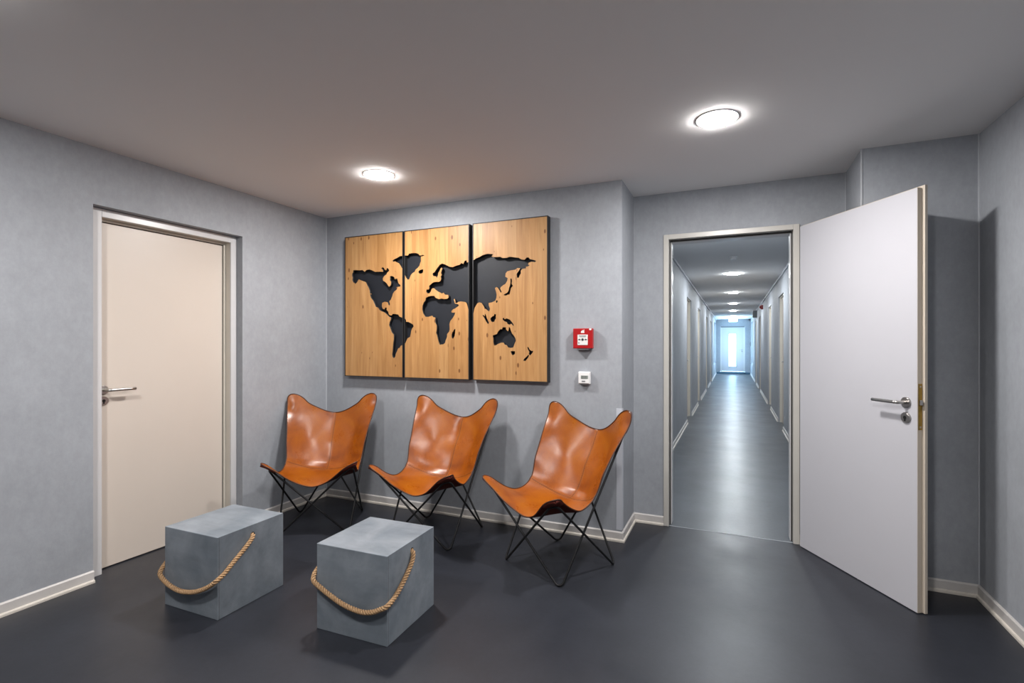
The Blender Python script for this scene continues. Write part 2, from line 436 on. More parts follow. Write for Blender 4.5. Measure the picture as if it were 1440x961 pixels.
# door_2: the open door in the wall to the corridor
d2 = empty('door_2', (.393, 3.704, 0), kind='structure', label='open cool white door swung into the room, brass lock plate on its edge')
bm = bmesh.new(); fx0, fx1, ft = -.456, .394, 2.079
box(bm, fx0, fx0 + .036, 3.735, 3.785, 0, ft); box(bm, fx1 - .036, fx1, 3.735, 3.785, 0, ft); box(bm, fx0 + .036, fx1 - .036, 3.735, 3.785, ft - .034, ft)
obj('door_frame', rel(d2, bm), 'entry_frame', d2, bevel=.002)
bm = bmesh.new()
box(bm, fx0 + .014, fx0 + .050, 3.79, 3.88, 0, ft - .014); box(bm, fx1 - .050, fx1 - .014, 3.79, 3.88, 0, ft - .014); box(bm, fx0 + .050, fx1 - .050, 3.79, 3.88, ft - .050, ft - .014)
obj('frame_lining', rel(d2, bm), 'frame_white', d2, bevel=.003)
bm = bmesh.new()
box(bm, fx0 + .030, fx0 + .045, 3.783, 3.791, 0, ft - .04); box(bm, fx1 - .045, fx1 - .030, 3.783, 3.791, 0, ft - .04); box(bm, fx0 + .045, fx1 - .045, 3.783, 3.791, ft - .045, ft - .03)
obj('gasket', rel(d2, bm), 'gasket', d2)
# leaf in its own axes: s along the leaf, t away from the visible face
dv = Vector((.513, -.858, 0)).normalized(); tv = Vector((.858, .513, 0)).normalized()
R2 = Matrix(((dv.x, tv.x, 0, 0), (dv.y, tv.y, 0, 0), (0, 0, 1, 0), (0, 0, 0, 1)))
def leafpart(name, boxes, mat, bevel=0, parent=None):
    bm = bmesh.new()
    for b in boxes: box(bm, *b)
    bmesh.ops.transform(bm, matrix=R2, verts=bm.verts); return obj(name, bm, mat, parent or d2, bevel)
LL = .816
leaf = leafpart('door_leaf', [(0, LL - .0015, 0, .026, .005, 2.052)], 'leaf_white')
leafpart('edge_band', [(LL - .0015, LL, .0005, .026, .005, 2.052), (0, LL - .0015, .0005, .0255, 2.052, 2.0535)], 'edge_cream', parent=leaf)
leafpart('overlap_lip', [(-.012, LL + .014, .026, .041, .005, 2.064)], 'edge_cream', .0015, parent=leaf)
pl = leafpart('lock_plate', [(LL, LL + .002, .004, .024, .885, 1.108)], 'brass', .001)
leafpart('latch', [(LL + .002, LL + .012, .007, .019, 1.005, 1.03), ], 'steel', .002, parent=pl)
leafpart('screw', [(LL + .002, LL + .0026, .010, .018, .895, .903), (LL + .002, LL + .0026, .010, .018, 1.09, 1.098)], 'steel', 0, parent=pl)
lever(d2, tuple(dv * .757 + Vector((0, 0, 1.013))), tuple(-tv), tuple(-dv), -.075)
lever(d2, tuple(dv * .757 + tv * .041 + Vector((0, 0, 1.013))), tuple(tv), tuple(-dv), -.075)
bm = bmesh.new()
for z in (.25, 1.80):
    cyl(bm, (-.006, .048, z), (0, 0, 1), .007, .09, 14)
bmesh.ops.transform(bm, matrix=R2, verts=bm.verts); obj('hinge', bm, 'steel', d2)

# corridor doors, each set back in its opening
def corridor_door(i, s, y):
    r = empty('door_%d' % i, (s * (CW + .07), y + DW / 2, 0), kind='structure')
    bm = bmesh.new(); hw = DW / 2 - .001
    box(bm, -.02 * 1, .02, -hw, -hw + .045, 0, DH - .001); box(bm, -.02, .02, hw - .045, hw, 0, DH - .001); box(bm, -.02, .02, -hw + .045, hw - .045, DH - .045, DH - .001)
    # lining towards the corridor, cream
    e = -s
    a, b = sorted((e * .02, e * .050))
    box(bm, a, b, -hw, -hw + .012, 0, DH - .001); box(bm, a, b, hw - .012, hw, 0, DH - .001); box(bm, a, b, -hw + .012, hw - .012, DH - .012, DH - .001)
    obj('door_frame', bm, 'cream', r)
    bx('door_leaf', -.018, .012, -hw + .045, hw - .045, .006, DH - .045, 'leaf_cream', r)
    lever(r, (e * .018, -hw + .10, 1.03), (e, 0, 0), (0, 1, 0))
for j, y in enumerate(LD): corridor_door(3 + j, -1, y)
for j, y in enumerate(RD): corridor_door(7 + j, 1, y)

# door_11: the outer door at the far end with its glass slit
de = empty('door_11', (0, YE, 0), kind='structure', label='white entrance door with a tall narrow glass slit at the far end')
bm = bmesh.new(); box(bm, -.52, -.46, -.0, .07, .10, 2.06); box(bm, .41, .47, 0, .07, .10, 2.06); box(bm, -.46, .41, 0, .07, 2.0, 2.06)
obj('door_frame', bm, 'frame_white', de, .004)
bm = bmesh.new(); box(bm, -.46, -.17, .01, .06, .11, 2.0); box(bm, .11, .41, .01, .06, .11, 2.0); box(bm, -.17, .11, .01, .06, 1.74, 2.0); box(bm, -.17, .11, .01, .06, .11, .32)
obj('door_leaf', bm, 'leaf_white', de)
bx('pane', -.17, .11, .03, .04, .32, 1.74, 'glass', de)
bm = bmesh.new()
for a in ((-.19, -.17, .30, 1.76), (.11, .13, .30, 1.76), (-.17, .11, 1.74, 1.76), (-.17, .11, .30, .32)): box(bm, a[0], a[1], 0, .01, a[2], a[3])
obj('glazing_bead', bm, 'frame_white', de)
bx('head_rail', -.50, .45, -.025, -.001, 2.02, 2.075, 'grey_plastic', de)
lever(de, (.35, .01, 1.05), (0, -1, 0), (-1, 0, 0))
bx('threshold', -CW + .021, CW - .021, -.10, .19, 0, .075, 'dark_blue', de)
bx('sill_plate', -.50, .45, -.02, .12, .075, .10, 'frame_white', de)

# ------------------------------------------------------------------ ceiling lamps
def lamp(x, y, label, group=None, mat='lamp', r=.089, cat='ceiling light'):
    t = empty('ceiling_light', (x, y, H), label=label, cat=cat, group=group)
    bm = bmesh.new()
    n = 48; rs = [(r + .008, 0), (r + .008, -.002), (r + .005, -.0035), (r + .001, -.0035), (r + .001, 0)]
    rings = [[bm.verts.new((q * math.cos(2 * math.pi * i / n), q * math.sin(2 * math.pi * i / n), z)) for i in range(n)] for q, z in rs]
    for k in range(len(rs) - 1):
        for i in range(n): bm.faces.new((rings[k][i], rings[k][(i + 1) % n], rings[k + 1][(i + 1) % n], rings[k + 1][i])).smooth = True
    obj('rim', bm, 'plastic', t)
    bm = bmesh.new(); dp = 1.15 if mat == 'lamp' else 2.2; rs = [(r, -.001), (r, -.0042 * dp), (r - .006, -.0060 * dp), (r - .03, -.0066 * dp)]
    rings = [[bm.verts.new((q * math.cos(2 * math.pi * i / n), q * math.sin(2 * math.pi * i / n), z)) for i in range(n)] for q, z in rs]
    for k in range(len(rs) - 1):
        for i in range(n): bm.faces.new((rings[k][i], rings[k][(i + 1) % n], rings[k + 1][(i + 1) % n], rings[k + 1][i]))
    bm.faces.new(rings[-1])
    obj('diffuser', bm, mat, t)
    return t
lamp(-2.072, 2.605, 'round white ceiling downlight above the left leather chair')
lamp(-.071, 2.605, 'large bright round ceiling downlight in front of the corridor door')
for x, y, l in ((-2.072, .6, 'round ceiling downlight by the left wall, outside the picture'), (-.071, .6, 'round ceiling downlight above the camera')):
    lamp(x, y, l)
lamp(0, 5.15, 'round corridor downlight just behind the door head', mat='lamp_c')
for y, l in ((8.43, 'nearest visible round downlight on the corridor ceiling'), (11.5, 'second round downlight along the corridor ceiling'),
             (14.6, 'third round downlight along the corridor ceiling'), (17.75, 'fourth round downlight along the corridor ceiling'),
             (21.1, 'farthest round downlight, near the corridor exit sign')):
    lamp(0, y, l, mat='lamp_c')

# ------------------------------------------------------------------ wall devices in the room
al = empty('fire_alarm', (-.921, YB, 1.3375), label='red square manual fire alarm call point right of the map', cat='fire alarm')
bm = bmesh.new(); box(bm, -.062, .062, -.014, 0, -.062, .062); box(bm, -.067, .067, -.050, -.014, -.067, .067)
obj('body', bm, 'red', al, .004, 3)
bx('call_panel', -.035, .035, -.0525, -.0495, -.045, .025, 'alarm_white', al, .002)
bm = bmesh.new(); cyl(bm, (0, -.0540, -.008), (0, 1, 0), .0085, .002, 20)
for s in (-1, 1):
    vs = [bm.verts.new((s * a, -.0535, b - .008)) for a, b in ((.013, 0), (.021, .008), (.021, .003), (.030, .003), (.030, -.003), (.021, -.003), (.021, -.008))]
    bm.faces.new(vs)
box(bm, -.030, -.021, -.0535, -.0525, -.033, -.028)
box(bm, -.025, .025, -.0535, -.0525, .015, .018); box(bm, -.020, .022, -.0535, -.0525, .0095, .0115)
obj('call_symbols', bm, 'ink', al)['kind'] = 'stuff'
bm = bmesh.new()
# little white burning-house pictogram
for pts in (((-.012, .036), (.012, .036), (.012, .046), (.0, .056), (-.012, .046)), ((.004, .050), (.013, .050), (.010, .060), (.006, .056))):
    bm.faces.new([bm.verts.new((x, -.0506, z)) for x, z in pts])
obj('house_symbol', bm, 'alarm_white', al)['kind'] = 'stuff'
bx('corner_tab', .045, .060, -.0515, -.050, .055, .066, 'alarm_white', al)
bx('seal_flap', -.040, .040, -.045, -.018, -.076, -.067, 'grey_plastic', al, .002)

th = empty('thermostat', (-.918, YB, 1.072), label='small white wall thermostat with a display below the fire alarm', cat='thermostat')
bm = bmesh.new(); box(bm, -.040, .040, -.026, 0, -.041, .041); box(bm, -.036, .036, -.034, -.026, -.037, .037)
obj('body', bm, 'plastic', th, .003, 3)
bx('display', -.020, .030, -.0352, -.0339, -.006, .016, 'lcd', th)
bm = bmesh.new()
for x in (-.015, -.001, .013): 
    for (a, b, c, d) in ((0, .009, .013, .015), (0, .009, .004, .006), (0, .009, -.005, -.003), (0, .002, -.005, .015), (.007, .009, -.005, .015)):
        box(bm, x + a, x + b, -.0360, -.0352, c, d)
obj('display_digits', bm, 'ink', th)['kind'] = 'stuff'
bx('button', -.014, .010, -.0362, -.0339, -.026, -.018, 'grey_plastic', th, .001)
bx('bottom_vent', -.026, .026, -.028, -.008, -.048, -.041, 'grey_plastic', th, .002)

# ------------------------------------------------------------------ corridor devices
sd = empty('smoke_detector', (0, 6.8, H), label='round white smoke detector on the corridor ceiling', cat='smoke detector')
bm = bmesh.new(); cyl(bm, (0, 0, -.014), (0, 0, 1), .05, .014, 28); obj('mount', bm, 'plastic', sd)
bm = bmesh.new(); cyl(bm, (0, 0, -.042), (0, 0, 1), .028, .028, 28, r2=.045); obj('sensor_head', bm, 'plastic', sd)
ex = empty('exit_sign', (0, 21.9, H), label='glowing green exit sign hanging near the end door', cat='sign')
for hx in (-.10, .10):
    bm = bmesh.new(); cyl(bm, (hx, 0, -.06), (0, 0, 1), .006, .06, 8); obj('hanger', bm, 'grey_plastic', ex)
bx('sign_box', -.16, .16, -.015, .015, -.20, -.06, 'exit', ex, .002)
bm = bmesh.new(); a = .02
for pts in (((-.09, -.14), (-.02, -.09), (-.02, -.12), (.06, -.12), (.06, -.16), (-.02, -.16), (-.02, -.19)),): bm.faces.new([bm.verts.new((x, -.0165, z)) for x, z in pts])
obj('arrow_symbol', bm, 'alarm_white', ex)
si = empty('alarm_siren', (CW, 14.2, 2.23), label='red alarm siren high on the right corridor wall', cat='siren')
bx('siren_body', -.05, 0, -.055, .055, -.055, .055, 'red', si, .006)
bm = bmesh.new(); cyl(bm, (-.05, 0, 0), (-1, 0, 0), .04, .03, 20, r2=.03); obj('siren_horn', bm, 'red', si)
jb = empty('junction_box', (CW, 17.7, 2.24), label='grey box under the right corridor ceiling beyond the siren', cat='box')
bx('housing', -.12, 0, -.12, .12, -.11, .11, 'grey_plastic', jb, .004); bx('cover', -.13, -.12, -.11, .11, -.10, .10, 'grey_plastic', jb)
cm = empty('dome_camera', (CW - .06, 23.4, H - .03), label='small dark round device in the far right ceiling corner of corridor', cat='camera')
bm = bmesh.new(); cyl(bm, (0, 0, -.05), (0, 0, 1), .03, .05, 20, r2=.05); obj('dome', bm, 'ink', cm)
sn = empty('room_sign', (CW, 7.5, 2.14), label='small grey plate high on the right corridor wall, nearest the doorway', cat='sign')
bx('plate', -.012, 0, -.055, .055, -.045, .045, 'grey_plastic', sn, .002); bx('plate_face', -.014, -.012, -.045, .045, -.035, .035, 'trimgrey', sn)
so = empty('wall_socket', (CW, 7.1, .31), label='white wall socket low on the right corridor wall', cat='socket')
bx('socket_frame', -.010, 0, -.04, .04, -.04, .04, 'plastic', so, .002)
bm = bmesh.new(); cyl(bm, (-.010, 0, 0), (-1, 0, 0), .024, .002, 20); obj('socket_insert', bm, 'frame_white', so)
ds = empty('door_switch', (CW - .0, 23.8, 1.30), label='small dark switch on the right wall beside the end door', cat='switch')
bx('switch_body', -.03, 0, -.03, .03, -.09, .09, 'grey_plastic', ds, .002); bx('switch_key', -.035, -.03, -.02, .02, -.04, .04, 'ink', ds)

# ------------------------------------------------------------------ the world map in three wooden panels
FY = 3.275        # front of the boards
F_ = 709.
def onwall(u, v, y=FY):          # reads a traced point of the flat artwork into wall coordinates (metres)
    r = (u - 720) / F_; up = (484 - v) / F_; a = YAW
    dx = -math.sin(a) + r * math.cos(a); dy = math.cos(a) + r * math.sin(a); t = y / dy
    return (dx * t, CAM_H + up * t)
A = lambda L: [onwall(490 + x / 12.01, 370 + y / 12.01) for x, y in L]
B = lambda L: [onwall(520 + x / 12.01, 430 + y / 12.01) for x, y in L]
C = lambda L: [onwall(560 + x / 16.02, 350 + y / 16.02) for x, y in L]
D = lambda L: [onwall(590 + x / 12.01, 360 + y / 12.01) for x, y in L]
E = lambda L: [onwall(590 + x / 12.01, 410 + y / 12.01) for x, y in L]
G = lambda L: [onwall(660 + x / 10.68, 350 + y / 10.68) for x, y in L]
Q = lambda L: [onwall(660 + x / 10.68, 425 + y / 10.68) for x, y in L]
americas = A([(80,125),(120,118),(180,125),(235,118),(275,150),(300,120),(350,108),(400,125),(450,150),(520,148),(585,150),(580,120),(555,90),(575,72),(600,85),(615,115),(640,120),(650,85),(675,95),(690,130),(670,150),(650,165),(645,190),(600,225),(580,260),(585,300),(620,320),(650,350),(670,385),(690,405),(715,370),(720,320),(700,290),(705,250),(700,225),(735,220),(775,240),(780,275),(805,265),(825,270),(835,310),(845,345),(880,375),(870,400),(830,405),(800,410),(820,430),(810,455),(775,480),(750,520),(740,560),(715,620),(690,645),(700,690),(700,720),(680,710),(660,665),(610,655),(570,675),(565,730),(580,775),(610,785),(620,755),(645,755),(645,795),(670,820),(680,865),(700,885)]) \
  + B([(370,165),(390,138),(480,150),(500,185),(540,200),(590,215),(610,240),(615,275),(650,275),(690,295),(730,320),(740,350),(715,385),(700,430),(690,490),(680,530),(640,550),(620,590),(600,635),(545,670),(520,680),(505,715),(480,720),(460,770),(440,810),(430,860),(410,890),(385,870),(378,820),(385,780),(390,700),(395,640),(405,570),(405,490),(370,450),(350,390),(325,330),(335,280),(355,235),(355,200),(330,190)]) \
  + A([(680,905),(650,870),(600,830),(565,820),(525,795),(500,750),(465,745),(440,690),(420,640),(380,590),(365,540),(360,470),(345,430),(315,370),(295,325),(240,305),(200,290),(175,275),(150,320),(120,355),(80,325),(65,290),(70,250),(60,210),(65,175),(80,160)])
greenland = C([(-125,265),(-90,235),(-30,210),(40,165),(100,165),(160,150),(220,150),(240,110),(330,95),(400,95),(460,120),(480,150),(520,150),(560,135),(585,150),(550,168),(510,180),(510,220),(512,280),(490,340),(480,380),(440,430),(390,470),(370,520),(320,550),(285,590),(265,640),(245,690),(215,695),(185,660),(150,600),(100,470),(70,410),(50,380),(20,330),(-20,310),(-70,285),(-120,290)])
iceland = C([(450,510),(480,485),(530,465),(560,465),(565,500),(550,545),(510,560),(470,560)])
eurafrica = D([(225,290),(255,275),(280,230),(310,190),(340,150),(380,130),(430,145),(470,165),(510,185),(560,190),(620,165),(680,150),(700,120),(740,135),(760,85),(790,75),(800,110),(850,100),(900,85)]) \
  + G([(90,150),(150,125),(200,95),(270,75),(350,80),(350,100),(330,112),(360,125),(400,125),(460,120),(500,140),(560,135),(610,120),(680,130),(740,135),(780,160),(830,165),(860,130),(890,130),(910,155),(960,165),(1005,182),(985,200),(930,195),(890,210),(880,240),(910,245),(880,265),(850,270),(850,295),(800,300),(770,330),(775,370),(755,400),(740,440),(715,430),(710,380),(730,345),(750,320),(765,290),(720,290),(690,315),(620,325),(570,340),(545,370),(540,420),(575,440),(570,480),(540,530),(510,545),(470,580),(465,600),(485,650),(470,660),(450,620),(430,590),(410,575),(385,590),(400,640),(410,690),(405,740),(390,780),(340,805),(290,815),(290,850),(310,900),(300,940),(275,930),(250,905),(230,905),(220,870),(200,840),(185,815),(150,805),(120,820),(95,860),(75,900),(65,960)]) \
  + [onwall(662, 445), onwall(659.5, 440), onwall(657.6, 431)] \
  + D([(795,800),(770,780),(740,775),(690,770),(650,780),(620,800),(604,790),(602,760),(592,725),(575,735),(588,772),(597,805),(635,815),(655,820),(665,840),(640,860),(600,890)]) \
  + E([(570,300),(540,330),(540,355),(570,360),(600,355),(590,400),(560,450),(520,500),(505,550),(510,640),(500,680),(465,720),(465,770),(440,830),(430,870),(400,895),(340,900),(325,860),(310,810),(295,740),(280,700),(290,640),(290,580),(265,520),(265,440),(230,435),(210,410),(150,430),(100,430),(60,370),(45,310),(50,240),(70,190),(100,150),(105,110),(150,85),(200,75),(250,75),(270,110),(330,130),(370,120),(420,130),(470,125),(490,105)]) \
  + D([(485,660),(430,655),(400,620),(380,640),(345,620),(310,600),(280,580),(250,550),(225,545),(205,560),(190,600),(165,635),(130,635),(110,600),(120,570),(150,570),(165,545),(160,510),(190,480),(225,450),(270,440),(330,440),(355,420),(365,380),(355,350),(375,320),(360,290),(370,250),(385,210),(370,200),(350,220),(335,260),(315,290),(310,330),(290,375),(275,345),(230,340),(220,310)])
madagascar = E([(590,635),(605,640),(600,700),(590,760),(565,800),(545,785),(540,740),(550,700),(570,670)])
japan = G([(615,450),(635,450),(640,490),(635,530),(655,555),(640,575),(625,590),(615,640),(605,685),(575,690),(550,705),(510,695),(530,680),(570,660),(590,625),(595,590),(608,555),(618,520),(618,480)])
taiwan = G([(405,775),(425,780),(420,810),(405,812),(398,795)])
sumatra = Q([(195,195),(215,195),(232,215),(235,172),(252,200),(262,240),(280,280),(295,310),(285,330),(270,320),(250,290),(230,250)])
borneo = Q([(320,240),(345,215),(370,205),(375,180),(400,185),(398,215),(400,250),(385,265),(375,295),(350,300),(325,290),(315,260)])
guinea = Q([(500,245),(520,235),(530,260),(560,245),(610,265),(630,290),(650,315),(670,350),(655,355),(630,325),(605,340),(575,330),(560,300),(530,290),(505,270)])
australia = Q([(350,505),(380,490),(415,480),(430,445),(465,405),(490,410),(500,380),(550,380),(550,410),(580,440),(590,420),(595,370),(610,390),(625,430),(640,470),(670,505),(690,540),(700,580),(680,625),(660,680),(620,690),(580,680),(565,650),(530,640),(515,610),(480,610),(430,630),(400,650),(370,650),(360,600),(360,550)])
tasmania = Q([(620,740),(650,735),(685,740),(685,780),(655,800),(635,785)])
nz1 = Q([(870,675),(890,680),(905,715),(935,735),(960,730),(950,760),(915,803),(893,783),(900,750),(880,710)])
nz2 = Q([(884,792),(898,806),(880,840),(845,885),(810,880),(825,850),(860,820)])
LANDS = [americas, greenland, iceland, eurafrica, madagascar, japan, taiwan, sumatra, borneo, guinea, australia, tasmania, nz1, nz2]

PLATE = .024
def land_prism(poly):
    cu = bpy.data.curves.new('land', 'CURVE'); cu.dimensions = '2D'; cu.fill_mode = 'BOTH'; cu.extrude = .03
    sp = cu.splines.new('POLY'); sp.points.add(len(poly) - 1)
    for i, (x, z) in enumerate(poly): sp.points[i].co = (x, z, 0, 1)
    sp.use_cyclic_u = True
    o = bpy.data.objects.new('land', cu); COL.objects.link(o)
    me = bpy.data.meshes.new_from_object(o); bpy.data.objects.remove(o); bpy.data.curves.remove(cu)
    bm = bmesh.new(); bm.from_mesh(me); bpy.data.meshes.remove(me)
    bmesh.ops.remove_doubles(bm, verts=bm.verts, dist=1e-5)
    for v in bm.verts: x, z, d = v.co; v.co = (x, FY + .005 + d, z)
    bmesh.ops.recalc_face_normals(bm, faces=bm.faces)
    return bm
cut = bmesh.new()
for L in LANDS:
    b = land_prism(L); tmp = bpy.data.meshes.new('t'); b.to_mesh(tmp); b.free(); cut.from_mesh(tmp); bpy.data.meshes.remove(tmp)
for f in cut.faces: f.material_index = 1  # sides of the coast cuts coloured black, imitating the shade inside them
cme = bpy.data.meshes.new('cutter'); cut.to_mesh(cme); cut.free(); cme.materials.append(M['wood']); cme.materials.append(M['black'])
cutter = bpy.data.objects.new('cutter', cme); COL.objects.link(cutter)

ZB, ZT = 1.034, 2.185
PANELS = [(-2.951, -2.369, 'left wooden wall panel of the world map showing the Americas'),
          (-2.357, -1.781, 'middle wooden wall panel of the world map showing Europe and Africa'),
          (-1.752, -1.167, 'right wooden wall panel of the world map showing Asia and Australia')]
cutplanks = []
for (px0, px1, lab) in PANELS:
    r = empty('map_panel', ((px0 + px1) / 2, YB, ZB), label=lab, cat='wall art', group='three panel wooden world map')
    cx = (px0 + px1) / 2; e = .006
    bm = bmesh.new()
    box(bm, px0, px0 + e, FY - .002, YB, ZB, ZT); box(bm, px1 - e, px1, FY - .002, YB, ZB, ZT)
    box(bm, px0 + e, px1 - e, FY - .002, YB, ZB, ZB + e); box(bm, px0 + e, px1 - e, FY - .002, YB, ZT - e, ZT)
    obj('frame', rel(r, bm), 'black', r)
    bm = bmesh.new(); box(bm, px0 + e, px1 - e, FY + PLATE + .010, YB - .002, ZB + e, ZT - e); obj('backing_board', rel(r, bm), 'slate', r)
    n = 7; ws = [random.uniform(.75, 1.25) for _ in range(n)]; t = sum(ws); x = px0 + e
    for k in range(n):
        x2 = x + ws[k] / t * (px1 - px0 - 2 * e)
        bm = bmesh.new(); box(bm, x + .0002, x2 - .0002, FY + random.uniform(0, .0006), FY + PLATE, ZB + e, ZT - e)
        o = obj('plank', bm, ['wood', 'black'])
        md = o.modifiers.new('cut', 'BOOLEAN'); md.operation = 'DIFFERENCE'; md.solver = 'EXACT'; md.object = cutter
        cutplanks.append((o, r)); x = x2
bpy.context.view_layer.update()
dg = bpy.context.evaluated_depsgraph_get()
for o, r in cutplanks:
    me = bpy.data.meshes.new_from_object(o.evaluated_get(dg)); o.modifiers.clear(); old = o.data; o.data = me
    me.transform(Matrix.Translation(-Vector(r.location))); o.parent = r
    # a plank cut through by a coast falls into separate pieces: one object each
    bm = bmesh.new(); bm.from_mesh(me); left = set(bm.verts); isl = []
    while left:
        st_ = [left.pop()]; cur = set(st_)
        while st_:
            v = st_.pop()
            for e_ in v.link_edges:
                q = e_.other_vert(v)
                if q in left: left.discard(q); cur.add(q); st_.append(q)
        isl.append({v.index for v in cur})
    bm.free()
    if len(isl) > 1:
        src_me = me.copy()
        for k, ids in enumerate(isl):
            b2 = bmesh.new(); b2.from_mesh(src_me); b2.verts.ensure_lookup_table()
            bmesh.ops.delete(b2, geom=[v for v in b2.verts if v.index not in ids], context='VERTS')
            if k == 0: b2.to_mesh(me)
            else:
                m2_ = src_me.copy(); b2.to_mesh(m2_); o2 = bpy.data.objects.new('plank', m2_); COL.objects.link(o2); o2.parent = r
            b2.free()
bpy.data.objects.remove(cutter)

# ------------------------------------------------------------------ butterfly chairs
def solve_lin(Am, Bm):
    n = len(Am); Am = [row[:] + b[:] for row, b in zip(Am, Bm)]
    for i in range(n):
        p = max(range(i, n), key=lambda r: abs(Am[r][i])); Am[i], Am[p] = Am[p], Am[i]
        pv = Am[i][i]
        for r in range(i + 1, n):
            f = Am[r][i] / pv
            if f:
                Am[r] = [a - f * b for a, b in zip(Am[r], Am[i])]
    m = len(Am[0]) - n; X = [[0] * m for _ in range(n)]
    for i in range(n - 1, -1, -1):
        for c in range(m):
            X[i][c] = (Am[i][n + c] - sum(Am[i][j] * X[j][c] for j in range(i + 1, n))) / Am[i][i]
    return X
def tps(src, dst):
    n = len(src); U = lambda r2: 0 if r2 < 1e-12 else r2 * math.log(r2) * .5
    Am = []
    for i, (x, y) in enumerate(src):
        Am.append([U((x - a) ** 2 + (y - b) ** 2) + (1.6e-3 if i == j else 0) for j, (a, b) in enumerate(src)] + [1, x, y])
    for kk in range(3): Am.append([(1, s[0], s[1])[kk] for s in src] + [0, 0, 0])
    X = solve_lin(Am, [list(d) for d in dst] + [[0, 0, 0]] * 3)
    def f(x, y):
        o = Vector((0, 0, 0))
        for i, (a, b) in enumerate(src):
            k = U((x - a) ** 2 + (y - b) ** 2); o += Vector(X[i]) * k
        return o + Vector(X[n]) + Vector(X[n + 1]) * x + Vector(X[n + 2]) * y
    return f
FW, FD = .236, .230
TF = (.280, .322, .482); TB = (.307, .271, .895)
RR = .0065
def fillet_loop(V, rad, n=7):
    out = []; N = len(V)
    for i in range(N):
        p = Vector(V[i]); a = (Vector(V[i - 1]) - p).normalized(); b = (Vector(V[(i + 1) % N]) - p).normalized()
        th_ = a.angle(b); r = rad[i]; d = r / math.tan(th_ / 2); c = p + (a + b).normalized() * (r / math.sin(th_ / 2))
        s = p + a * d; e = p + b * d; va = s - c; vb = e - c; w_ = va.angle(vb)
        for k in range(n + 1):
            t = k / n; out.append(c + (va * math.sin((1 - t) * w_) + vb * math.sin(t * w_)) / math.sin(w_))
    return out
OUT = [(0,.46),(.10,.472),(.185,.515),(.25,.572),(.30,.603),(.345,.606),(.378,.575),(.385,.51),(.366,.40),(.335,.28),(.303,.15),(.283,.07),(.268,0),(.260,-.11),(.285,-.22),(.325,-.33),(.358,-.39),(.362,-.44),(.335,-.470),(.280,-.472),(.205,-.435),(.1,-.382),(0,-.367)]
